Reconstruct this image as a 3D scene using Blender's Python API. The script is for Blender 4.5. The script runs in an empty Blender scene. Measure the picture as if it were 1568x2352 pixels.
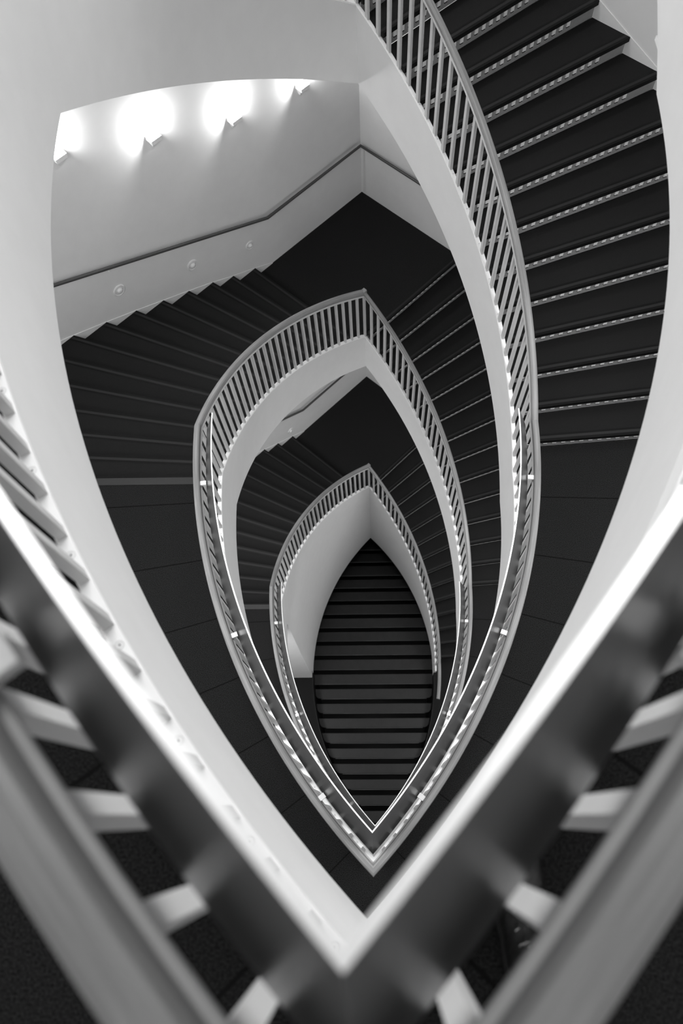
import bpy, math, random
from math import sin, cos, pi, sqrt, atan2, radians
from mathutils import Vector, Matrix
random.seed(7)
C = bpy.context.scene.collection
sc = bpy.context.scene

# ------------------------------------------------------------------ camera, light, exposure
CAM_Z = 1.8906
F_PX = 1768.0
down = Vector((868.2 - 784.0, -(1880.5 - 1176.0), -F_PX)).normalized()
up = -down
ax = Vector((1, 0, 0)) - up * up.x
ax.normalize()
ay = up.cross(ax)
cd = bpy.data.cameras.new('camera')
cam = bpy.data.objects.new('camera', cd)
C.objects.link(cam)
cam.matrix_world = Matrix(((ax.x, ax.y, ax.z, 0), (ay.x, ay.y, ay.z, 0), (up.x, up.y, up.z, CAM_Z), (0, 0, 0, 1)))
cd.sensor_fit = 'VERTICAL'
cd.sensor_height = 36.0
cd.sensor_width = 24.0
cd.lens = F_PX / 2352.0 * 36.0
cd.clip_start = 0.05
cd.dof.use_dof = True
cd.dof.focus_distance = 6.0
cd.dof.aperture_fstop = 2.5
sc.camera = cam
sc.view_settings.view_transform = 'Standard'
sc.view_settings.look = 'None'
sc.view_settings.gamma = 1.0
sc.view_settings.use_curve_mapping = False
sc.view_settings.exposure = 0.42

w = bpy.data.worlds.new('world')
sc.world = w
w.use_nodes = True
w.node_tree.nodes['Background'].inputs[0].default_value = (1, 1, 1, 1)
w.node_tree.nodes['Background'].inputs[1].default_value = 0.15


def area(name, loc, sx, sy, power, rot=(0, 0, 0), spread=180):
    d = bpy.data.lights.new(name, 'AREA')
    d.shape = 'RECTANGLE'
    d.size = sx
    d.size_y = sy
    d.energy = power
    d.spread = radians(spread)
    o = bpy.data.objects.new(name, d)
    o.location = loc
    o.rotation_euler = rot
    C.objects.link(o)
    return o


area('skylight', (0, 4.6, 5.6), 5.0, 4.5, 285)
# added unseen fill lights before the far walls, aimed at the curved fascias
area('far_fill', (-1.9, 6.0, 3.4), 2.6, 0.6, 95, (radians(55), 0, radians(180 + 45)))
area('far_fill', (1.9, 6.0, 3.4), 2.6, 0.6, 95, (radians(55), 0, radians(180 - 45)))
for zz, pw in ((-0.75, 95), (-5.3, 110), (-9.95, 62)):
    for sx in (-1, 1):
        area('landing_fill', (sx * 2.7, 1.2, zz), 1.0, 2.4, pw)  # unseen fill added under each landing to light the storey below

# ------------------------------------------------------------------ heights
L0, L1, L2, L3 = 0.0, -4.6, -9.2, -14.7
MU, M0, M1, M2 = 2.3, -2.3, -6.9, -12.0
CURB, TOP = 0.17, 1.10          # curb and handrail top above a landing floor
CURB_T, TOP_T = -0.04, 0.89     # the same at the far tip, against the mid landing


# ------------------------------------------------------------------ materials
def mat(name, col, rough=0.6, metal=0.0, noise=0.0, scale=40.0, bump=0.0, stretch=None, detail=4.0, emis=None, spec=0.5):
    m = bpy.data.materials.new(name)
    m.use_nodes = True
    nt = m.node_tree
    b = nt.nodes['Principled BSDF']
    b.inputs['Base Color'].default_value = (col, col, col, 1)
    b.inputs['Roughness'].default_value = rough
    b.inputs['Metallic'].default_value = metal
    b.inputs['Specular IOR Level'].default_value = spec
    tc = nt.nodes.new('ShaderNodeTexCoord')
    mp = nt.nodes.new('ShaderNodeMapping')
    if stretch:
        mp.inputs['Scale'].default_value = stretch
    nt.links.new(tc.outputs['Object'], mp.inputs['Vector'])
    nz = nt.nodes.new('ShaderNodeTexNoise')
    nz.inputs['Scale'].default_value = scale
    nz.inputs['Detail'].default_value = detail
    nt.links.new(mp.outputs[0], nz.inputs['Vector'])
    if noise > 0:
        r = nt.nodes.new('ShaderNodeMapRange')
        r.inputs['From Min'].default_value = 0.36 if noise > 0.9 else 0.25
        r.inputs['From Max'].default_value = 0.64 if noise > 0.9 else 0.75
        r.inputs['To Min'].default_value = col * (1 - noise)
        r.inputs['To Max'].default_value = col * (1 + noise)
        nt.links.new(nz.outputs['Fac'], r.inputs['Value'])
        nt.links.new(r.outputs[0], b.inputs['Base Color'])
    if bump > 0:
        bp = nt.nodes.new('ShaderNodeBump')
        bp.inputs['Strength'].default_value = bump
        bp.inputs['Distance'].default_value = 0.01
        nt.links.new(nz.outputs['Fac'], bp.inputs['Height'])
        nt.links.new(bp.outputs[0], b.inputs['Normal'])
    if emis:
        b.inputs['Emission Color'].default_value = (1, 1, 1, 1)
        b.inputs['Emission Strength'].default_value = emis
    return m


WHITE = mat('white_plaster', 0.72, 0.7, noise=0.02, scale=6, bump=0.03)
METALW = mat('white_painted_steel', 0.90, 0.45, noise=0.02, scale=20)
BAL = mat('pale_painted_bar', 0.56, 0.45, noise=0.03, scale=15)
FLANGE = mat('pale_flange_steel', 0.55, 0.4, noise=0.03, scale=30)
PLATE = mat('satin_steel', 0.27, 0.30, metal=0.85, noise=0.05, scale=8, stretch=(1, 1, 6))
EDGE = mat('polished_steel_edge', 0.95, 0.3, metal=0.5)
CARPET = mat('dark_carpet', 0.013, 0.95, noise=0.95, scale=190, bump=0.5, detail=6, spec=0.15)
TREAD = mat('dark_rubber_tread', 0.0055, 0.85, noise=0.3, scale=120, bump=0.1, spec=0.3)
NOSE = mat('black_nosing', 0.003, 0.6, spec=0.2)
STRIP = mat('ribbed_nosing_strip', 0.02, 0.6, noise=0.3, scale=60, stretch=(0.2, 30, 1))
RISER = mat('grey_riser_panel', 0.24, 0.5, noise=0.08, scale=30)
NOSESTRIP = mat('smooth_nosing_strip', 0.007, 0.75)
TAB = mat('painted_slot_light', 0.75, 0.35)  # pale colour for the light showing through the riser slots
DARKRAIL = mat('dark_wall_handrail', 0.05, 0.4)
GLOSS = mat('dark_glossy_stone', 0.006, 0.42, noise=0.4, scale=8, spec=0.35)
EDGEGLINT = mat('painted_edge_highlight', 0.045, 0.35, noise=0.5, scale=5)  # pale colour painting the light caught by the glossy front edge
BLACK = mat('black_stone', 0.006, 0.5, spec=0.3)
LAMPM = mat('sconce_white', 0.85, 0.4)
LAMPE = mat('sconce_lamp', 0.9, 0.4, emis=25)
DOME = mat('dome_white', 0.75, 0.25)
LEATHER = mat('black_leather', 0.010, 0.38, noise=0.4, scale=60, bump=0.4, spec=0.5)
SOLE = mat('boot_rubber', 0.008, 0.8)
CHROME = mat('metal_eyelet', 0.7, 0.2, metal=1.0)
SCREW = mat('screw_dark', 0.04, 0.4)


def wood_mat():
    m = mat('pale_oak', 0.30, 0.45, noise=0.3, scale=14, stretch=(1, 1, 1), detail=8)
    nt = m.node_tree
    b = nt.nodes['Principled BSDF']
    uv = nt.nodes.new('ShaderNodeUVMap')
    mp = nt.nodes.new('ShaderNodeMapping')
    mp.inputs['Scale'].default_value = (2.5, 45.0, 1.0)
    nz = nt.nodes.new('ShaderNodeTexNoise')
    nz.inputs['Scale'].default_value = 1.0
    nz.inputs['Detail'].default_value = 8
    nz.inputs['Roughness'].default_value = 0.65
    r = nt.nodes.new('ShaderNodeMapRange')
    r.inputs['From Min'].default_value = 0.25
    r.inputs['From Max'].default_value = 0.75
    r.inputs['To Min'].default_value = 0.15
    r.inputs['To Max'].default_value = 0.31
    nt.links.new(uv.outputs[0], mp.inputs[0])
    nt.links.new(mp.outputs[0], nz.inputs['Vector'])
    nt.links.new(nz.outputs['Fac'], r.inputs['Value'])
    nt.links.new(r.outputs[0], b.inputs['Base Color'])
    return m


WOOD = wood_mat()


def seam_carpet():
    """carpet laid in pieces: fine seams run square to the curved opening"""
    m = mat('dark_carpet_with_seams', 0.013, 0.95, noise=0.95, scale=190, bump=0.5, detail=6, spec=0.15)
    nt = m.node_tree
    b = nt.nodes['Principled BSDF']
    src = b.inputs['Base Color'].links[0].from_socket
    geo = nt.nodes.new('ShaderNodeNewGeometry')
    sp = nt.nodes.new('ShaderNodeSeparateXYZ')
    nt.links.new(geo.outputs['Position'], sp.inputs[0])

    def mth(op, a, c=None):
        n = nt.nodes.new('ShaderNodeMath')
        n.operation = op
        for i, v in enumerate((a, c)):
            if v is None:
                continue
            if isinstance(v, (int, float)):
                n.inputs[i].default_value = v
            else:
                nt.links.new(v, n.inputs[i])
        return n.outputs[0]
    ab = mth('ABSOLUTE', mth('ADD', sp.outputs['X'], 0.04))
    yy = mth('SUBTRACT', sp.outputs['Y'], 2.9)
    ang = mth('ARCTAN2', yy, mth('ADD', ab, 3.19))
    fr = mth('FRACT', mth('ADD', mth('MULTIPLY', ang, 1 / 0.118), 100.35))
    dist = mth('ABSOLUTE', mth('SUBTRACT', fr, 0.5))
    seam = mth('GREATER_THAN', dist, 0.491)
    mx = nt.nodes.new('ShaderNodeMix')
    mx.data_type = 'RGBA'
    nt.links.new(seam, mx.inputs[0])
    nt.links.new(src, mx.inputs[6])
    mx.inputs[7].default_value = (0.004, 0.004, 0.004, 1)
    nt.links.new(mx.outputs[2], b.inputs['Base Color'])
    return m


SEAMED = seam_carpet()


# ------------------------------------------------------------------ helpers
class MB:
    def __init__(self):
        self.v, self.f, self.mi, self.uv = [], [], [], {}

    def add(self, vs, fs, mi=0, uvs=None):
        o = len(self.v)
        self.v += [tuple(p) for p in vs]
        for n, f in enumerate(fs):
            self.f.append([i + o for i in f])
            self.mi.append(mi)
            if uvs:
                self.uv[len(self.f) - 1] = [uvs[i] for i in f]
        return self

    def box(self, c, dx, dy, dz, ex=(1, 0, 0), ey=(0, 1, 0), ez=(0, 0, 1), mi=0):
        c, ex, ey, ez = Vector(c), Vector(ex), Vector(ey), Vector(ez)
        vs = [c + ex * sx * dx / 2 + ey * sy * dy / 2 + ez * sz * dz / 2
              for sz in (-1, 1) for sx, sy in ((-1, -1), (1, -1), (1, 1), (-1, 1))]
        return self.add(vs, [(3, 2, 1, 0), (4, 5, 6, 7), (0, 1, 5, 4), (1, 2, 6, 5), (2, 3, 7, 6), (3, 0, 4, 7)], mi)

    def prism(self, poly, z0, z1, mi=0, mi_side=None):
        """poly: counter-clockwise xy list"""
        n = len(poly)
        vs = [(p[0], p[1], z0) for p in poly] + [(p[0], p[1], z1) for p in poly]
        self.add(vs, [list(range(n - 1, -1, -1)), list(range(n, 2 * n))], mi)
        o = len(self.v) - 2 * n
        for i in range(n):
            j = (i + 1) % n
            self.f.append([o + i, o + j, o + n + j, o + n + i])
            self.mi.append(mi if mi_side is None else mi_side)
        return self

    def build(self, name, mats, parent=None, smooth=False, bevel=0.0):
        me = bpy.data.meshes.new(name)
        me.from_pydata(self.v, [], self.f)
        if not isinstance(mats, (list, tuple)):
            mats = [mats]
        for m in mats:
            me.materials.append(m)
        for p, k in zip(me.polygons, self.mi):
            p.material_index = k
            p.use_smooth = smooth
        if self.uv:
            ul = me.uv_layers.new(name='UVMap')
            for fi, us in self.uv.items():
                for li, u in zip(me.polygons[fi].loop_indices, us):
                    ul.data[li].uv = u
        me.validate()
        me.update()
        o = bpy.data.objects.new(name, me)
        C.objects.link(o)
        if parent:
            o.parent = parent
        if bevel > 0:
            b = o.modifiers.new('bevel', 'BEVEL')
            b.width = bevel
            b.segments = 4
            b.limit_method = 'ANGLE'
        if smooth:
            try:
                me.set_sharp_from_angle(angle=radians(40))
            except Exception:
                pass
        return o


def tag(o, label=None, cat=None, group=None, kind=None):
    if label:
        o['label'] = label
    if cat:
        o['category'] = cat
    if group:
        o['group'] = group
    if kind:
        o['kind'] = kind
    return o


def thing(name, label, cat, loc=(0, 0, 0), group=None):
    o = bpy.data.objects.new(name, None)
    o.empty_display_size = 0.1
    C.objects.link(o)
    return tag(o, label, cat, group)


def struct(name, mb, m, label, cat, smooth=False):
    o = mb.build(name, m, smooth=smooth)
    return tag(o, label, cat, kind='structure')


# ------------------------------------------------------------------ the almond: two circular arcs
CEN = {'L': (3.13, 2.92), 'R': (-3.257, 2.886)}
RAD = {'L': 4.491, 'R': 4.505}
AXX = -0.06


def tips(u):
    (x0, y0), (x1, y1) = CEN['L'], CEN['R']
    r0, r1 = RAD['L'] + u, RAD['R'] + u
    dx, dy = x1 - x0, y1 - y0
    D = math.hypot(dx, dy)
    a = (r0 * r0 - r1 * r1 + D * D) / (2 * D)
    h = sqrt(max(0.0, r0 * r0 - a * a))
    mx, my = x0 + a * dx / D, y0 + a * dy / D
    p, q = (mx - h * dy / D, my + h * dx / D), (mx + h * dy / D, my - h * dx / D)
    return (p, q) if p[1] < q[1] else (q, p)


KINK = {'L': 2.92, 'R': 2.90}


def theta(side, p):
    c = CEN[side]
    t = atan2(p[1] - c[1], p[0] - c[0])
    if side == 'L' and t < 0:
        t += 2 * pi
    return t


def arc(side, u, seg, t):
    """seg 'land': t=0 near tip -> 1 kink; seg 'fl': t=0 kink -> 1 far tip"""
    near, far = tips(u)
    r = RAD[side] + u
    c = CEN[side]
    s = (KINK[side] - c[1]) / r
    tk = pi - math.asin(s) if side == 'L' else math.asin(s)
    a, b = (theta(side, near), tk) if seg == 'land' else (tk, theta(side, far))
    th = a + (b - a) * t
    return Vector((c[0] + r * cos(th), c[1] + r * sin(th)))


def frame(side, seg, t, u=0.0):
    p = arc(side, u, seg, t)
    c = Vector(CEN[side])
    n = (p - c).normalized()          # outward from the well
    return p, n


def sweep(side, seg, prof, zf, n=48, t0=0.0, t1=1.0, mi=0, mis=None, dx=0.0, caps=True):
    """closed profile [(u, dz)...] swept along an arc; zf(t) base height"""
    mb = MB()
    k = len(prof)
    L = 0.0
    prev = None
    vs, uvs = [], []
    per = [0.0]
    for i in range(k):
        a, b = prof[i], prof[(i + 1) % k]
        per.append(per[-1] + math.hypot(a[0] - b[0], a[1] - b[1]))
    for i in range(n + 1):
        t = t0 + (t1 - t0) * i / n
        mid = arc(side, 0.0, seg, t)
        if prev is not None:
            L += (mid - prev).length
        prev = mid
        for j, (u, dz) in enumerate(prof):
            p = arc(side, u, seg, t)
            vs.append((p.x + dx, p.y, zf(t) + dz))
            uvs.append((L, per[j]))
    flip = (side == 'R')
    for i in range(n):
        for j in range(k):
            a, b = i * k + j, i * k + (j + 1) % k
            c, d = (i + 1) * k + (j + 1) % k, (i + 1) * k + j
            f = [a, b, c, d] if flip else [d, c, b, a]
            mb.add([vs[q] for q in f], [(0, 1, 2, 3)], mi if mis is None else mis[j], [uvs[q] for q in f])
    if caps:
        e0 = list(range(k))
        e1 = [n * k + j for j in range(k)]
        if flip:
            e0.reverse()
        else:
            e1.reverse()
        for e in (e0, e1):
            mb.add([vs[q] for q in e], [tuple(range(k))], mi if mis is None else mis[0], [uvs[q] for q in e])
    return mb


def merge(*mbs):
    m = MB()
    for b in mbs:
        o = len(m.v)
        fo = len(m.f)
        m.v += b.v
        m.f += [[i + o for i in f] for f in b.f]
        m.mi += b.mi
        for k, u in b.uv.items():
            m.uv[fo + k] = u
    return m


# ------------------------------------------------------------------ step lines (right side; the left is the mirror image)
LP = [(1.46, 2.955), (1.50, 3.205), (1.48, 3.46), (1.455, 3.725), (1.43, 3.995), (1.385, 4.26), (1.33, 4.53), (1.255, 4.79),
      (1.175, 5.05), (1.08, 5.305), (0.965, 5.56), (0.845, 5.82), (0.61, 5.95), (0.44, 6.18), (0.28, 6.38)]
LA = [0.4] + [3.75 + 3.13 * k for k in range(14)]
SIDE_X = 4.2
WL = (8.58, 0.976)     # left far wall  y = a + b (x+.09)
WR = (8.58, -0.906)    # right far wall


def line_inner(k, side, u=0.0):
    """point where step line k meets the arc offset u"""
    px, py = LP[k]
    a = radians(LA[k])
    d = Vector((cos(a), sin(a)))
    p = Vector((px, py))
    if side == 'L':
        p.x = 2 * AXX - p.x
        d.x = -d.x
    c = Vector(CEN[side])
    r = RAD[side] + u
    q = p - c
    b = q.dot(d)
    cc = q.dot(q) - r * r
    disc = max(0.0, b * b - cc)
    s = -b + sqrt(disc)
    pt = p + d * s
    n, f = tips(u)
    if pt.y > f[1] or (side == 'R' and pt.x < f[0]) or (side == 'L' and pt.x > f[0]):
        pt = Vector(f)
    return pt, d


def line_outer(p, d):
    best = None
    cand = []
    if abs(d.x) > 1e-6:
        s = ((SIDE_X if d.x > 0 else -SIDE_X) - p.x) / d.x
        cand.append(s)
    for a, b in (WL, WR):
        den = d.y - b * d.x
        if abs(den) > 1e-6:
            s = (a + b * (p.x + 0.09) - p.y) / den
            if s > 0:
                cand.append(s)
    s = min(x for x in cand if x > 0)
    return p + d * s


def step_poly(side, k0, k1, u=0.0):
    """polygon between step lines k0 and k1, inner arc to outer wall, CCW"""
    a, da = line_inner(k0, side, u)
    b, db = line_inner(k1, side, u)
    ao, bo = line_outer(a, da), line_outer(b, db)
    th0, th1 = theta(side, a), theta(side, b)
    c = Vector(CEN[side])
    r = RAD[side] + u
    inner = [c + Vector((cos(th0 + (th1 - th0) * i / 3), sin(th0 + (th1 - th0) * i / 3))) * r for i in range(4)]
    outer = [ao]
    a0, b0 = WR if side == 'R' else WL
    sx = SIDE_X if side == 'R' else -SIDE_X
    corner = Vector((sx, a0 + b0 * (sx + 0.09)))
    if abs(ao.x - sx) < 1e-4 and abs(bo.x - sx) > 1e-4:
        outer.append(corner)
    outer.append(bo)
    poly = inner[::-1] + outer
    return poly if side == 'R' else poly[::-1]


def flight_z(zk, zt, ck, ct):
    return lambda t: (zk + ck) + ((zt + ct) - (zk + ck)) * t


# ------------------------------------------------------------------ staircases
def low_off(t):
    return -0.58 + (-0.76 + 0.58) * t


def make_flight(side, zk, zt, label, detail=True):
    """zk: floor height at the kink (near) end, zt: mid-landing height at the far tip"""
    root = thing('staircase', label, 'staircase')
    n = 14
    goes_up = zt > zk
    r = abs(zt - zk) / n
    for i in range(n):
        # treads
        if goes_up:
            k = i + 1
            z = zk + k * r
            if k < 14:
                poly = step_poly(side, k, k + 1, 0.035)
            else:
                poly = None
            kline, zb, ztop = k, z - r, z
            sgn = -1
        else:
            k = i
            z = zk - (k + 1) * r
            poly = step_poly(side, k, k + 1, 0.035) if k < 13 else None
            kline, zb, ztop = k, z, z + r
            sgn = 1
        if poly:
            MB().prism(poly, z - 0.035, z, 0).build('tread', TREAD, root)
        # nosing and riser along line kline
        p, d = line_inner(kline, side, 0.035)
        q = line_outer(p, d)
        q = q - d * 0.004
        nrm = Vector((-d.y, d.x))
        if nrm.y < 0:
            nrm = -nrm
        nrm = nrm * sgn            # towards the lower tread
        L = (q - p).length
        m = (p + q) / 2
        mb = MB()
        mb.box(((m + nrm * 0.012).x, (m + nrm * 0.012).y, ztop - 0.0195), L, 0.026, 0.041, (d.x, d.y, 0), (nrm.x, nrm.y, 0))
        back = -nrm
        for off, wd_, hh_, mi_ in ((0.012, 0.026, 0.0012, 1), (0.036, 0.022, 0.0009, 0)):  # pale strip at the nose, then a dark band painting shade behind it
            cc = m + back * off
            mb.box((cc.x, cc.y, ztop + hh_ / 2), L - 0.01, wd_, hh_, (d.x, d.y, 0), (nrm.x, nrm.y, 0), mi=mi_)
        mb.build('nosing', [NOSE, NOSESTRIP], root)
        mb = MB()
        h = ztop - 0.04 - zb
        c0 = m - nrm * 0.012
        mb.box((c0.x, c0.y, zb + h / 2), L, 0.012, h, (d.x, d.y, 0), (nrm.x, nrm.y, 0))
        if detail and goes_up:
            s = 0.07
            while s < L - 0.28:
                c1 = p + d * s - nrm * 0.002
                # pale tab paints the light seen through a slot, dark bar its shadow
                mb.box((c1.x, c1.y, zb + h * 0.66), 0.036, 0.010, 0.054, (d.x, d.y, 0), (nrm.x, nrm.y, 0), mi=1)
                mb.box((c1.x, c1.y, zb + h * 0.66 - 0.034), 0.032, 0.009, 0.006, (d.x, d.y, 0), (nrm.x, nrm.y, 0), mi=2)
                s += 0.083
        mb.build('riser', [RISER, TAB, NOSE], root)
    # fascia (the white curved side seen from the well) from underside to just under the curb
    cz = flight_z(zk, zt, CURB, CURB_T)
    nn = 40
    mb = MB()
    vs = []
    for i in range(nn + 1):
        t = i / nn
        base = zk + (zt - zk) * t
        for u, z in ((0.0, base + low_off(t)), (0.0, cz(t) - 0.012), (0.035, cz(t) - 0.012), (0.035, base + low_off(t))):
            p = arc(side, u, 'fl', t)
            vs.append((p.x, p.y, z))
    fs = []
    for i in range(nn):
        for j in range(4):
            a, b, c, d_ = i * 4 + j, i * 4 + (j + 1) % 4, (i + 1) * 4 + (j + 1) % 4, (i + 1) * 4 + j
            fs.append((a, b, c, d_) if side == 'R' else (d_, c, b, a))
    fs += [(0, 1, 2, 3)[::-1] if side == 'R' else (0, 1, 2, 3)]
    mb.add(vs, fs)
    mb.build('fascia', WHITE, root, smooth=True)
    # soffit under the steps
    mb = MB()
    for k in range(14):
        a, da = line_inner(k, side, 0.034)
        b, db = line_inner(k + 1, side, 0.034)
        ao, bo = line_outer(a, da), line_outer(b, db)
        fr0, fr1 = k / 14, (k + 1) / 14
        za = zk + (zt - zk) * fr0 + low_off(fr0) + 0.08
        zb_ = zk + (zt - zk) * fr1 + low_off(fr1) + 0.08
        mb.add([(a.x, a.y, za), (b.x, b.y, zb_), (bo.x, bo.y, zb_), (ao.x, ao.y, za)],
               [(0, 1, 2, 3) if side == 'R' else (3, 2, 1, 0)])
    mb.build('soffit', WHITE, root)
    # skirting on the far wall, its top edge riding on the nosings
    a0, b0 = WR if side == 'R' else WL
    wd = Vector((1, b0)).normalized()
    wn = Vector((-wd.y, wd.x))
    if wn.y > 0:
        wn = -wn
    pts = []
    for k in range(0, 15):
        p, d = line_inner(k, side, 0.035)
        q = line_outer(p, d)
        if abs(abs(q.x) - SIDE_X) < 1e-3:
            continue
        zz = zk + r * k if goes_up else zk - r * (k)
        pts.append((q, zz))
    if len(pts) > 2:
        mb = MB()
        vs = []
        for q, zz in pts:
            for du, dz in ((0.0, -0.3), (0.0, 0.012), (0.008, 0.012), (0.008, -0.3)):
                w_ = q + wn * du
                vs.append((w_.x, w_.y, zz + dz))
        fs = []
        for i in range(len(pts) - 1):
            for j in range(4):
                fs.append((i * 4 + j, i * 4 + (j + 1) % 4, (i + 1) * 4 + (j + 1) % 4, (i + 1) * 4 + j))
        mb.add(vs, fs)
        mb.build('skirting', WHITE, root)
    if not goes_up:
        # ribbed strip at the head of the flight
        p, d = line_inner(0, side, 0.04)
        q = line_outer(p, d)
        nrm = Vector((-d.y, d.x))
        if nrm.y < 0:
            nrm = -nrm
        m = (p + q) / 2
        m = m - nrm * 0.03
        MB().box((m.x, m.y, zk + 0.001), (q - p).length, 0.07, 0.006, (d.x, d.y, 0), (nrm.x, nrm.y, 0)).build('nosing_strip', STRIP, root)
    return root


# ------------------------------------------------------------------ railings
WOODP = [(0.006, 0.0), (0.004, 0.012), (0.004, 0.032), (0.010, 0.046), (0.020, 0.052), (0.042, 0.052), (0.053, 0.046),
         (0.058, 0.032), (0.058, 0.012), (0.054, 0.0)]


def rail_part(side, seg, ztop, n=48, t0=0.0, t1=1.0, dx=0.0):
    zf = lambda t: ztop(t) - 0.052
    wood = sweep(side, seg, WOODP[::-1], zf, n, t0, t1, dx=dx)
    fl = sweep(side, seg, [(-0.004, -0.014), (-0.004, -0.002), (0.048, -0.002), (0.048, -0.014)][::-1], zf, n, t0, t1, dx=dx)
    return wood, fl


def baluster_mb(side, seg, t, z0, z1, dx=0.0):
    p, n = frame(side, seg, t, 0.020)
    tg = Vector((-n.y, n.x))
    c = (p.x + dx, p.y, (z0 + z1) / 2)
    return MB().box(c, 0.026, 0.029, z1 - z0, (n.x, n.y, 0), (tg.x, tg.y, 0))


def bal_ts(side, seg, pitch=0.1265, ph=0.9):
    L = sum((arc(side, 0, seg, (i + 1) / 60) - arc(side, 0, seg, i / 60)).length for i in range(60))
    n = max(1, round(L / pitch))
    if seg == 'fl':
        n = L / 0.1262
        return [1 - i / n for i in range(0 if side == 'L' else 1, int(n) + 1)], int(n)
    return [(i + ph) / n for i in range(0 if ph > 0.5 else 1, n)], n


def add_balusters(root, side, seg, cz, tz, dx=0.0, t1=1.0, ph=0.9):
    ts, n = bal_ts(side, seg, ph=ph)
    for t in ts:
        if t > t1:
            continue
        baluster_mb(side, seg, t, cz(t) - 0.01, tz(t) - 0.062, dx).build('baluster', BAL, root)


def add_base(root, parts_args, screw=True):
    mbs = []
    for side, seg, cz, n, t0, t1, dx in parts_args:
        mbs.append(sweep(side, seg, [(0.003, -0.014), (0.003, 0.0), (0.038, 0.0), (0.038, -0.014)][::-1], cz, n, t0, t1, dx=dx))
    base = merge(*mbs).build('base_rail', METALW, root)
    if screw:
        for side, seg, cz, n, t0, t1, dx in parts_args:
            ts, m = bal_ts(side, seg)
            for i in range(0, m - 1, 2):
                t = (i + (1 if seg == 'fl' else 0.7 if cz(0) > -1 else 1.4)) / m
                if not (t0 <= t <= t1):
                    continue
                p = arc(side, 0.020, seg, t)
                mb = MB()
                N = 10
                vs = [(p.x + dx + cos(2 * pi * a / N) * 0.0028, p.y + sin(2 * pi * a / N) * 0.0028, cz(t) + 0.0012) for a in range(N)]
                mb.add(vs, [tuple(range(N))])
                # washer ring
                vs = []
                for a in range(N):
                    for rr, zz in ((0.0105, 0.0006), (0.009, 0.0012)):
                        vs.append((p.x + dx + cos(2 * pi * a / N) * rr, p.y + sin(2 * pi * a / N) * rr, cz(t) + zz))
                mb.add(vs, [(2 * a, 2 * ((a + 1) % N), 2 * ((a + 1) % N) + 1, 2 * a + 1) for a in range(N)], 1)
                mb.build('screw', [SCREW, FLANGE], base)
    return base


def landing_railing(zf, label, top=TOP, curb=CURB, dx=0.0, pdx=0.0, band=(-0.035, -0.07, -0.125, 0.19)):
    root = thing('landing_railing', label, 'railing')
    zt = lambda t: zf + top
    cz = lambda t: zf + curb
    ws, fs = [], []
    for side in 'LR':
        a, b = rail_part(side, 'land', zt, dx=dx)
        ws.append(a)
        fs.append(b)
    merge(*ws).build('handrail', WOOD, root, smooth=True)
    merge(*fs).build('rail_flange', FLANGE, root)
    add_base(root, [(s, 'land', cz, 40, 0.0, 1.0, dx) for s in 'LR'])
    for side in 'LR':
        add_balusters(root, side, 'land', cz, zt, dx, ph=0.2 if zf == L0 else 0.9)
    # leaning steel band on the well side
    ub, zb_, ut, zt_ = band
    pb, hh, th = zf + top + zb_, zt_ - zb_, 0.009
    prof = [(ub, 0.0), (ub - th, -0.002), (ut - th, hh - 0.002), (ut, hh)]
    mbs = []
    for side in 'LR':
        mbs.append(sweep(side, 'land', prof[::-1], lambda t: pb, 60, 0.0, 1.0, dx=dx + pdx))
    # material slots: the upper edge is polished
    m = merge(*mbs)
    for i, f in enumerate(m.f):
        zs = [m.v[j][2] for j in f]
        m.mi[i] = 1 if min(zs) > pb + hh - 0.03 else 0
    m.build('steel_band', [PLATE, EDGE], root)
    for side in 'LR':
        for yv in (0.123, 1.218, 2.42):
            c = CEN[side]
            s = (yv - c[1]) / RAD[side]
            th_ = pi - math.asin(s) if side == 'L' else math.asin(s)
            n = Vector((cos(th_), sin(th_)))
            tg = Vector((-n.y, n.x))
            p = Vector(c) + n * (RAD[side] - 0.015)
            MB().box((p.x + dx, p.y, zf + top - 0.034), 0.052, 0.034, 0.022, (n.x, n.y, 0), (tg.x, tg.y, 0)).build('bracket', METALW, root)
    return root


def flight_railing(side, zk, zt, label, topk=TOP, curbk=CURB, n_extra=0.0):
    root = thing('stair_railing', label, 'railing')
    tz = flight_z(zk, zt, topk, TOP_T)
    cz = flight_z(zk, zt, curbk, CURB_T)
    a, b = rail_part(side, 'fl', tz)
    if n_extra > 0:
        t0 = 1 - n_extra
        a2, b2 = rail_part(side, 'land', lambda t: zk + topk, 16, t0, 1.0)
        a, b = merge(a, a2), merge(b, b2)
    a.build('handrail', WOOD, root, smooth=True)
    b.build('rail_flange', FLANGE, root)
    add_base(root, [(side, 'fl', cz, 40, 0.0, 1.0, 0.0)])
    if side == 'L' and zt < zk:
        tp = tips(0.034)[1]
        q2 = sqrt(0.5)
        MB().box((tp[0], tp[1], zt + TOP_T - 0.022), 0.058, 0.058, 0.064, (q2, q2, 0), (-q2, q2, 0)).build('corner_cap', WOOD, root, bevel=0.008)
    add_balusters(root, side, 'fl', cz, tz)
    return root


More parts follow.
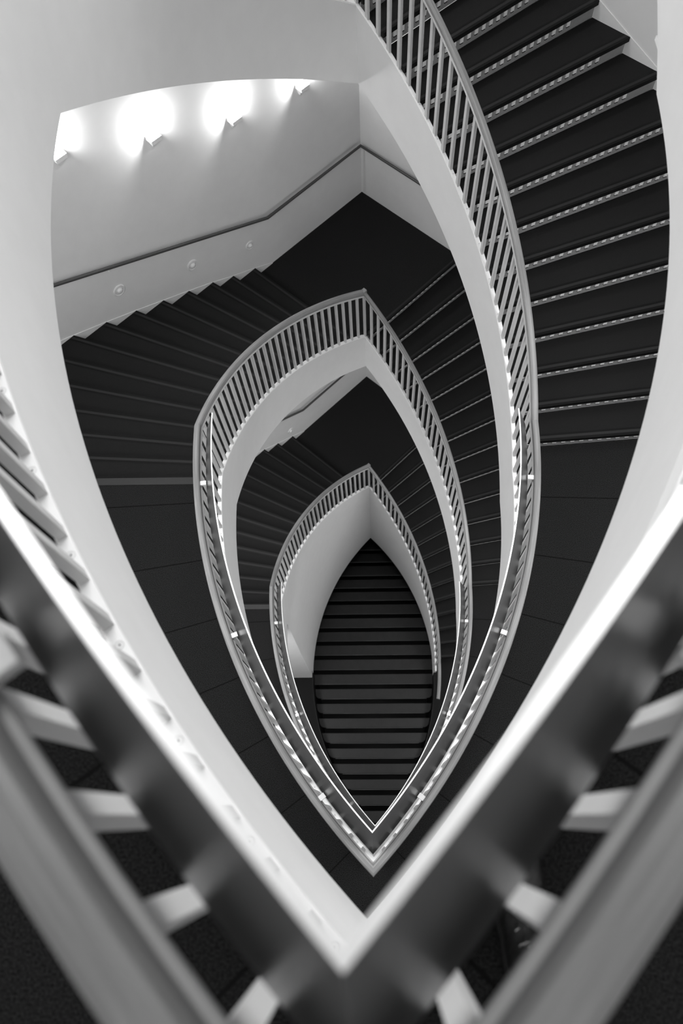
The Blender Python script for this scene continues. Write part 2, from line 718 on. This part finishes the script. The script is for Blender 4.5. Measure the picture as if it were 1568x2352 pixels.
# ------------------------------------------------------------------ setting: floors
def floor_mesh(z, thick, k_left, k_right, mtop, y0=-3.2, u=0.035):
    """two halves (left, right of the near tip) of a landing around the near end of the opening"""
    mb = MB()
    for side, kk in (('L', k_left), ('R', k_right)):
        near, far = tips(u)
        p, d = line_inner(kk, side, u)
        q = line_outer(p, d)
        th0, th1 = theta(side, near), theta(side, p)
        c = Vector(CEN[side])
        r = RAD[side] + u
        arcp = [c + Vector((cos(th0 + (th1 - th0) * i / 40), sin(th0 + (th1 - th0) * i / 40))) * r for i in range(41)]
        sx = SIDE_X if side == 'R' else -SIDE_X
        # strips between the arc and the side wall keep the polygons convex enough
        for i in range(40):
            a, b = arcp[i], arcp[i + 1]
            fa, fb = i / 40, (i + 1) / 40
            oa = Vector((sx, y0 + (q.y - y0) * fa))
            ob = Vector((sx, y0 + (q.y - y0) * fb))
            poly = [a, oa, ob, b] if side == 'R' else [b, ob, oa, a]
            mb.prism(poly, z - thick, z, 0, 0)
        tri = [Vector(near), Vector((near[0], y0)), Vector((sx, y0))]
        mb.prism(tri if side == 'R' else tri[::-1], z - thick, z, 0, 0)
    return mb


def floor_top_bottom(name_i, z, label, kl, kr):
    o = struct('floor', floor_mesh(z, 0.03, kl, kr, SEAMED), SEAMED, label, 'floor')
    o2 = struct('ceiling', floor_mesh(z - 0.53, 0.02, kl, kr, WHITE), WHITE, 'white underside of the ' + label.split(' around')[0].replace('dark carpeted ', ''), 'ceiling')
    return o


floor_top_bottom(0, L0, 'dark carpeted top landing around the near point of the opening, where a boot stands', 0, 1)
floor_top_bottom(1, L1, 'dark carpeted landing around the large sharp railing one storey down', 0, 1)
floor_top_bottom(2, L2, 'dark carpeted landing around the smaller railing two storeys down', 0, 1)


def landing_fascia(zf, label, n):
    mbs = []
    for side in 'LR':
        mbs.append(sweep(side, 'land', [(0.0, -0.58), (0.0, CURB - 0.012), (0.035, CURB - 0.012), (0.035, -0.58)][::-1],
                         lambda t: zf, 48, 0.0, 1.0))
    struct('trim_%d' % n, merge(*mbs), WHITE, label, 'fascia', smooth=True)


landing_fascia(L0, 'broad white curved edge of the top landing opening behind the blurred band', 1)
landing_fascia(L1, 'white curved edge below the large pointed railing one storey down', 2)
landing_fascia(L2, 'white curved edge below the smaller railing two storeys down', 3)


def mid_landing(z, label):
    pl, dl = line_inner(13, 'L', 0.035)
    pr, dr = line_inner(14, 'R', 0.035)
    ql, qr = line_outer(pl, dl), line_outer(pr, dr)
    corner = Vector((-0.09, 8.58))
    far = Vector(tips(0.035)[1])
    poly = [pl, far, pr, qr, corner, ql]
    poly = [far, qr, corner, ql, pl]
    mb = MB().prism(poly, z - 0.035, z)
    struct('floor', mb, CARPET, label, 'floor')
    mb = MB().prism(poly, z - 0.52, z - 0.50)
    struct('ceiling', mb, WHITE, 'white underside of the ' + label.replace('dark carpeted ', ''), 'ceiling')


mid_landing(M0, 'dark carpeted corner landing above the top edge of the view')
mid_landing(M1, 'dark carpeted corner landing where the two white walls meet')
mid_landing(M2, 'dark carpeted corner landing seen small through the large railing')

# lowest storey: floor with the almond opening, drum wall above it
mb = floor_mesh(L3, 0.05, 0, 1, CARPET, u=0.0)
struct('floor', mb, CARPET, 'dark floor of the lowest storey beside the glossy black stair', 'floor')

# enclosing walls under the lowest flights
mbs = []
for side, zk in (('L', L2), ('R', L3)):
    vs, fs = [], []
    n = 48
    zb = L3 - 0.3
    for i in range(n + 1):
        t = i / n
        for u, z in ((0.004, zb), (0.004, zk + (M2 - zk) * t + low_off(t) + 0.01), (0.05, zk + (M2 - zk) * t + low_off(t) + 0.01), (0.05, zb)):
            p = arc(side, u, 'fl', t)
            vs.append((p.x, p.y, z))
    for i in range(n):
        for j in range(4):
            a, b, c, d_ = i * 4 + j, i * 4 + (j + 1) % 4, (i + 1) * 4 + (j + 1) % 4, (i + 1) * 4 + j
            fs.append((a, b, c, d_) if side == 'R' else (d_, c, b, a))
    m = MB()
    m.add(vs, fs)
    mbs.append(m)
struct('wall_far', merge(*mbs), WHITE, 'white curved wall closing the far half of the well above the black stair', 'wall', smooth=True)
pk = arc('L', 0.0, 'fl', 0.0)
mb = MB().box(((pk.x - SIDE_X) / 2, 2.86, (L2 - 0.56 + L3) / 2), SIDE_X + pk.x, 0.10, L2 - 0.56 - L3)
struct('wall_near', mb, WHITE, 'white flat wall panel ending at the left edge of the black stair', 'wall')

# outer walls
ZB, ZT = L3 - 3.0, 6.0


def wall(name, a, b, label, t=0.15):
    a, b = Vector(a), Vector(b)
    d = (b - a).normalized()
    n = Vector((d.y, -d.x))
    c = (a + b) / 2 + n * t / 2
    mb = MB().box((c.x, c.y, (ZB + ZT) / 2), (b - a).length, t, ZT - ZB, (d.x, d.y, 0), (n.x, n.y, 0))
    return struct(name, mb, WHITE, label, 'wall')


cL = (-SIDE_X, WL[0] + WL[1] * (-SIDE_X + 0.09))
cR = (SIDE_X, WR[0] + WR[1] * (SIDE_X + 0.09))
wall('wall_right', cR, (-0.09, 8.58), 'white stairwell wall to the right of the far corner')
wall('wall_left', (-0.09, 8.58), cL, 'white stairwell wall left of the far corner, lit by wall lamps')
wall('wall_left_side', cL, (-SIDE_X, -3.2), 'white outer side wall left of the landings')
wall('wall_right_side', (SIDE_X, -3.2), cR, 'white outer side wall right of the landings')
wall('wall_back', (-SIDE_X, -3.2), (SIDE_X, -3.2), 'white wall behind the near end of the landings')
mb = MB().box((0, 2.7, ZB + 0.02), 9, 13, 0.05)
struct('floor', mb, BLACK, 'black floor at the foot of the glossy stair', 'floor')

# ------------------------------------------------------------------ staircases and railings
make_flight('R', L0, MU, 'stair climbing out of the picture at its right edge, only its lower white side showing', detail=False)
make_flight('L', L0, M0, 'uppermost stair on the left, showing only its broad white curved side at top left')
make_flight('R', L1, M0, 'large right-hand stair with dark treads and slotted grey risers')
make_flight('L', L1, M1, 'dark left-hand stair descending along the lamp-lit wall')
make_flight('R', L2, M1, 'middle stair of slotted risers seen between the two white curves right of centre')
make_flight('L', L2, M2, 'small dark stair on the left, seen through the large pointed opening')
make_flight('R', L3, M2, 'lowest small stair behind the innermost railing on the right')

landing_railing(L0, 'blurred foreground railing in a wide V with dark steel band and oak handrail', top=1.22, curb=0.20, dx=0.013, pdx=0.002, band=(-0.03, -0.12, -0.1225, 0.13))
landing_railing(L1, 'large pointed oak and white railing with steel band one storey down')
landing_railing(L2, 'small pointed railing with steel band two storeys down, nested inside the larger one')
flight_railing('L', L0, M0, 'white railing on the uppermost left stair, beyond the top left of the view', topk=1.22, curbk=0.20)
flight_railing('R', L1, M0, 'long sloping railing climbing to the top right with wide-set pale bars')
flight_railing('L', L1, M1, 'sloping railing curving up to the middle point from the left')
flight_railing('R', L2, M1, 'sloping railing running down right from the middle point')
flight_railing('L', L2, M2, 'small sloping railing on the left of the innermost point')
flight_railing('R', L3, M2, 'innermost railing on the right, its oak handrail ending by the black stair', n_extra=0.2)
flight_railing('R', L0, MU, 'railing of the stair leaving at the right edge of the picture', topk=1.22, curbk=0.20)

# ------------------------------------------------------------------ glossy black stair at the bottom of the well
root = thing('staircase', 'straight glossy black stair filling the bottom of the almond-shaped well', 'staircase')
YS = [5.61, 5.34, 5.07, 4.80, 4.53, 4.26, 3.98, 3.71, 3.44, 3.17, 2.89, 2.62, 2.35, 2.08, 1.81, 1.54, 1.27, 1.0, 0.73, 0.46, 0.16]
rows = [1234, 1263, 1291, 1322, 1350, 1379, 1410, 1441, 1471.6, 1504, 1537.6, 1571, 1604.6, 1638, 1671.6, 1706.7, 1741.8, 1777.5, 1813.5, 1849.5, 1888]
fall = 0.05


def plan_y(py, z):
    v = Vector((860 - 784, -(py - 1176), -F_PX))
    wv = Vector((ax.dot(v), ay.dot(v), up.dot(v)))
    return wv.y / -wv.z * (CAM_Z - z)


def arc_x(side, y, u):
    c, r = CEN[side], RAD[side] + u
    s = sqrt(max(0.0, r * r - (y - c[1]) ** 2))
    return c[0] - s if side == 'L' else c[0] + s


nrow = len(rows)
ylist = [plan_y(py, L3 - 0.10 - fall * (nrow - 1 - i)) for i, py in enumerate(rows)]
for i in range(nrow):
    z = L3 - 0.10 - fall * (nrow - 1 - i)
    y0 = ylist[i]
    y1 = ylist[i - 1] - 0.105 if i > 0 else y0 + 0.2
    yy = [y0, y0 + 0.02, y0 + 0.06, (y0 + y1) / 2, y1 - 0.03, y1]
    near = y0 < 2.75
    inset = [0.07, 0.03, 0.004, 0.0, 0.0, 0.0] if near else [-0.35] * 6
    L_, R_ = [], []
    for y, ins in zip(yy, inset):
        yq = y if near else min(y, 4.6)
        L_.append((arc_x('L', yq, -0.014) + ins, y))
        R_.append((arc_x('R', yq, -0.014) - ins, y))
    if L_[0][0] > R_[0][0] - 0.05 or L_[-1][0] > R_[-1][0] - 0.05:
        continue
    poly = R_ + L_[::-1]
    st = MB().prism(poly, z - 0.05, z)
    st.build('step', GLOSS, root, bevel=0.014)
    xm, hw = (L_[0][0] + R_[0][0]) / 2, (R_[0][0] - L_[0][0]) / 2
    MB().box((xm, y0 - 0.002, z - 0.007), hw * 2 - 0.10, 0.012, 0.012).build('step_highlight', EDGEGLINT, root, bevel=0.004)  # painted highlight along the front of the step
    # recessed riser under each step
    MB().box((xm, y0 + 0.07, z - 0.10), hw * 2, 0.01, 0.10).build('riser', BLACK, root)
for pos, pw in (((-2.1, 5.2, -7.75), 26), ((2.1, 5.0, -9.6), 26)):
    area('flight_fill', pos, 1.0, 1.0, pw)  # unseen fill added below the flights to brighten the lower walls
mbs = []
for seg in ('land',):
    for side in 'LR':
        mbs.append(sweep(side, seg, [(-0.012, -2.6), (-0.012, -0.01), (0.0, -0.01), (0.0, -2.6)][::-1], lambda t: L3, 32))
struct('wall_pit', merge(*mbs), BLACK, 'black lining of the almond-shaped pit around the glossy stair', 'wall')

# ------------------------------------------------------------------ handrails on the far walls


def tube(path, r, n=10):
    mb = MB()
    vs = []
    m = len(path)
    for i, p in enumerate(path):
        p = Vector(p)
        a = Vector(path[max(0, i - 1)])
        b = Vector(path[min(m - 1, i + 1)])
        t = (b - a).normalized()
        s = t.cross(Vector((0, 0, 1)))
        if s.length < 1e-3:
            s = Vector((1, 0, 0))
        s.normalize()
        q = s.cross(t)
        for k in range(n):
            an = 2 * pi * k / n
            vs.append(p + s * cos(an) * r + q * sin(an) * r)
    fs = []
    for i in range(m - 1):
        for k in range(n):
            fs.append((i * n + k, i * n + (k + 1) % n, (i + 1) * n + (k + 1) % n, (i + 1) * n + k))
    fs.append(tuple(range(n))[::-1])
    fs.append(tuple((m - 1) * n + k for k in range(n)))
    return mb.add(vs, fs)


def wallpt(side, x, z, off):
    a0, b0 = WR if side == 'R' else WL
    wd = Vector((1, b0)).normalized()
    wn = Vector((-wd.y, wd.x))
    if wn.y > 0:
        wn = -wn
    return Vector((x, a0 + b0 * (x + 0.09), 0)) + Vector((wn.x, wn.y, 0)) * off + Vector((0, 0, z)), wn


def wall_handrail(M, rl, rr, label, up_right=True, left_slope=None):
    root = thing('wall_handrail', label, 'handrail')
    off = 0.065
    hz = M + 0.92
    xk = -1.36
    sl = left_slope           # rise per metre of x, going left
    path = []
    x = -4.05
    path.append(wallpt('L', x, hz + (xk - x) * sl, off)[0])
    path.append(wallpt('L', xk, hz, off)[0])
    c = Vector((-0.09, 8.58 - off * 1.42, hz))
    path.append(c)
    path.append(wallpt('R', 1.20, hz, off)[0])
    xr = 3.9
    path.append(wallpt('R', xr, hz - (xr - 1.2) * sl, off)[0])
    tube(path, 0.021).build('rail', DARKRAIL, root, smooth=True)
    for side, x, z in (('L', -2.97, hz + (xk + 2.97) * sl), ('L', -1.25, hz), ('L', -0.15, hz), ('R', 0.02, hz), ('R', 1.3, hz - 0.1 * sl), ('R', 2.6, hz - 1.4 * sl)):
        p, wn = wallpt(side, x, z - 0.05, 0.03)
        mb = MB()
        mb.box(p, 0.008, 0.07, 0.008, (-wn.y, wn.x, 0), (wn.x, wn.y, 0))
        p2, _ = wallpt(side, x, z - 0.04, 0.062)
        mb.box(p2, 0.008, 0.008, 0.04)
        mb.build('bracket', METALW, root)
    return root


wall_handrail(M1, 0, 0, 'dark handrail bent along the far white walls above the large corner landing', left_slope=0.62)
wall_handrail(M2, 0, 0, 'thin dark handrail on the far wall glimpsed below the middle railing', left_slope=0.76)


# ------------------------------------------------------------------ wall lamps
def sconce(x, z, label, power):
    root = thing('wall_sconce', label, 'wall lamp', group='wall sconces under the upper stair')
    p, wn = wallpt('L', x, z, 0.0)
    tg = Vector((-wn.y, wn.x, 0))
    n3 = Vector((wn.x, wn.y, 0))
    mb = MB()
    # wedge-shaped bowl: open square top, point below
    W, D, H = 0.13, 0.12, 0.15
    b0 = p
    top = [b0 - tg * W / 2, b0 + tg * W / 2, b0 + tg * W / 2 + n3 * D, b0 - tg * W / 2 + n3 * D]
    up3 = Vector((0, 0, H))
    bot = [b0 - tg * 0.02 - up3, b0 + tg * 0.02 - up3, b0 + tg * 0.02 + n3 * 0.03 - up3, b0 - tg * 0.02 + n3 * 0.03 - up3]
    vs = top + bot
    mb.add(vs, [(0, 1, 5, 4), (1, 2, 6, 5), (2, 3, 7, 6), (3, 0, 4, 7), (4, 5, 6, 7)])
    ins = [b0 + (q - b0) * 0.94 + n3 * 0.004 for q in top]
    low = [q - Vector((0, 0, 0.05)) for q in ins]
    mb.add(top + ins + low, [(0, 4, 5, 1), (1, 5, 6, 2), (2, 6, 7, 3), (3, 7, 4, 0), (4, 8, 9, 5), (5, 9, 10, 6), (6, 10, 11, 7), (7, 11, 8, 4)])
    mb.build('housing', LAMPM, root)
    mb = MB()
    mb.add([q + Vector((0, 0, 0.035)) for q in low], [(0, 1, 2, 3)])
    mb.build('lamp', LAMPE, root)
    d = bpy.data.lights.new('sconce_light', 'POINT')
    d.energy = power
    d.shadow_soft_size = 0.03
    o = bpy.data.objects.new('sconce_light', d)
    q = p + n3 * 0.085 + Vector((0, 0, 0.08))
    o.location = q
    o.parent = root
    C.objects.link(o)


sconce(-2.93, -3.42, 'glowing white wall lamp leftmost, cut by the white curve', 12)
sconce(-2.22, -3.88, 'glowing white wall lamp second from the left, over the wide stair', 12)
sconce(-1.50, -4.30, 'glowing white wall lamp third from the left, right of the widest glare', 12)
sconce(-0.78, -4.50, 'glowing white wall lamp half hidden under the white edge nearest the corner', 12)


def dome_light(x, z, label, r=0.045):
    root = thing('wall_button_light', label, 'wall light', group='round wall lights below the handrail')
    p, wn = wallpt('L', x, z, 0.0)
    n3 = Vector((wn.x, wn.y, 0))
    tg = Vector((-wn.y, wn.x, 0))
    up3 = Vector((0, 0, 1))

    def lathe(prof, N=24):
        mb = MB()
        vs, fs = [], []
        for rr, h in prof:
            for a in range(N):
                an = 2 * pi * a / N
                vs.append(p + tg * cos(an) * rr + up3 * sin(an) * rr + n3 * h)
        for i in range(len(prof) - 1):
            for a in range(N):
                fs.append((i * N + a, i * N + (a + 1) % N, (i + 1) * N + (a + 1) % N, (i + 1) * N + a))
        fs.append(tuple((len(prof) - 1) * N + a for a in range(N)))
        mb.add(vs, fs)
        return mb
    lathe([(r, 0), (r, 0.008), (r * 0.86, 0.014), (r * 0.78, 0.008), (r * 0.5, 0.008)]).build('rim', WHITE, root, smooth=True)
    lathe([(r * 0.46, 0.006), (r * 0.42, 0.022), (r * 0.28, 0.034), (r * 0.1, 0.038)]).build('dome', DOME, root, smooth=True)
    for s in (-1, 1):
        mb = MB()
        c = p + tg * s * r * 0.62 + n3 * 0.0095
        mb.add([c + tg * cos(2 * pi * a / 8) * 0.004 + up3 * sin(2 * pi * a / 8) * 0.004 for a in range(8)], [tuple(range(8))])
        mb.build('screw', SCREW, root)


dome_light(-2.95, -5.45, 'round domed wall light leftmost below the dark handrail', 0.08)
dome_light(-2.23, -5.89, 'round domed wall light in the middle of three below the handrail', 0.08)
dome_light(-1.59, -6.28, 'round domed wall light nearest the corner landing', 0.07)
dome_light(-1.60, -11.55, 'tiny round wall light seen below the middle railing', 0.07)


# ------------------------------------------------------------------ photographer's boot on the top landing
def boot(x, y, rz, label):
    root = thing('boot', label, 'boot')
    root.location = (x, y, 0)
    root.rotation_euler = (0, 0, rz)
    # rings: centre y, z, half width, half height, along the foot then up the shaft
    rings = [(0.285, 0.035, 0.012, 0.008), (0.275, 0.040, 0.034, 0.026), (0.245, 0.045, 0.046, 0.034), (0.20, 0.050, 0.051, 0.041),
             (0.15, 0.060, 0.048, 0.050)]
    N = 18
    vs, fs = [], []
    for (yy, zz, hw, hh) in rings:
        for k in range(N):
            a = 2 * pi * k / N
            vs.append((hw * cos(a), yy, max(0.012, zz + hh * sin(a))))
    tilt = [(0.115, 0.075, 0.045, 0.066, 35), (0.085, 0.10, 0.042, 0.078, 62), (0.070, 0.15, 0.043, 0.070, 85), (0.066, 0.20, 0.046, 0.068, 90),
            (0.066, 0.27, 0.050, 0.070, 90)]
    for (yy, zz, hw, hd, ang) in tilt:
        an = radians(ang)
        for k in range(N):
            a = 2 * pi * k / N
            s = sin(a) * hd
            vs.append((hw * cos(a), yy + s * sin(an) * 1.0 - 0.02 * sin(an), max(0.012, zz + s * cos(an))))
    m = len(rings) + len(tilt)
    for i in range(m - 1):
        for k in range(N):
            fs.append((i * N + k, i * N + (k + 1) % N, (i + 1) * N + (k + 1) % N, (i + 1) * N + k))
    fs.append(tuple(range(N)))
    mb = MB()
    mb.add(vs, fs)
    o = mb.build('upper', LEATHER, root, smooth=True)
    # heel counter keeps the back of the shoe solid
    mb = MB()
    pts = []
    for k in range(28):
        a = 2 * pi * k / 28
        yy = 0.13 + 0.165 * sin(a)
        hw = 0.053 if sin(a) > 0 else 0.043
        pts.append((hw * cos(a), yy))
    mb.prism(pts, 0.0, 0.028)
    mb.build('sole', SOLE, root, bevel=0.004)
    # eyelets in two rows, laces between
    for i, (yy, zz) in enumerate(((0.152, 0.098), (0.122, 0.122), (0.100, 0.160), (0.110, 0.215))):
        ep = []
        for s in (-1, 1):
            mb = MB()
            NN, MM = 16, 6
            v2 = []
            for a in range(NN):
                A = 2 * pi * a / NN
                for b in range(MM):
                    B = 2 * pi * b / MM
                    rr = 0.0065 + 0.0018 * cos(B)
                    v2.append((s * 0.020 + rr * cos(A), yy + 0.004 + 0.0016 * sin(B) + rr * sin(A) * 0.7, zz + rr * sin(A) * 0.7))
            f2 = [(a * MM + b, ((a + 1) % NN) * MM + b, ((a + 1) % NN) * MM + (b + 1) % MM, a * MM + (b + 1) % MM) for a in range(NN) for b in range(MM)]
            mb.add(v2, f2)
            mb.build('eyelet', CHROME, root, smooth=True)
        tube([(-0.019, yy + 0.006, zz), (0, yy + 0.012, zz + 0.006), (0.019, yy + 0.006, zz)], 0.0026, 8).build('lace', LEATHER, root, smooth=True)
    return root


boot(0.296, -0.338, radians(-2), 'black lace-up leather boot on the top landing behind the right handrail')
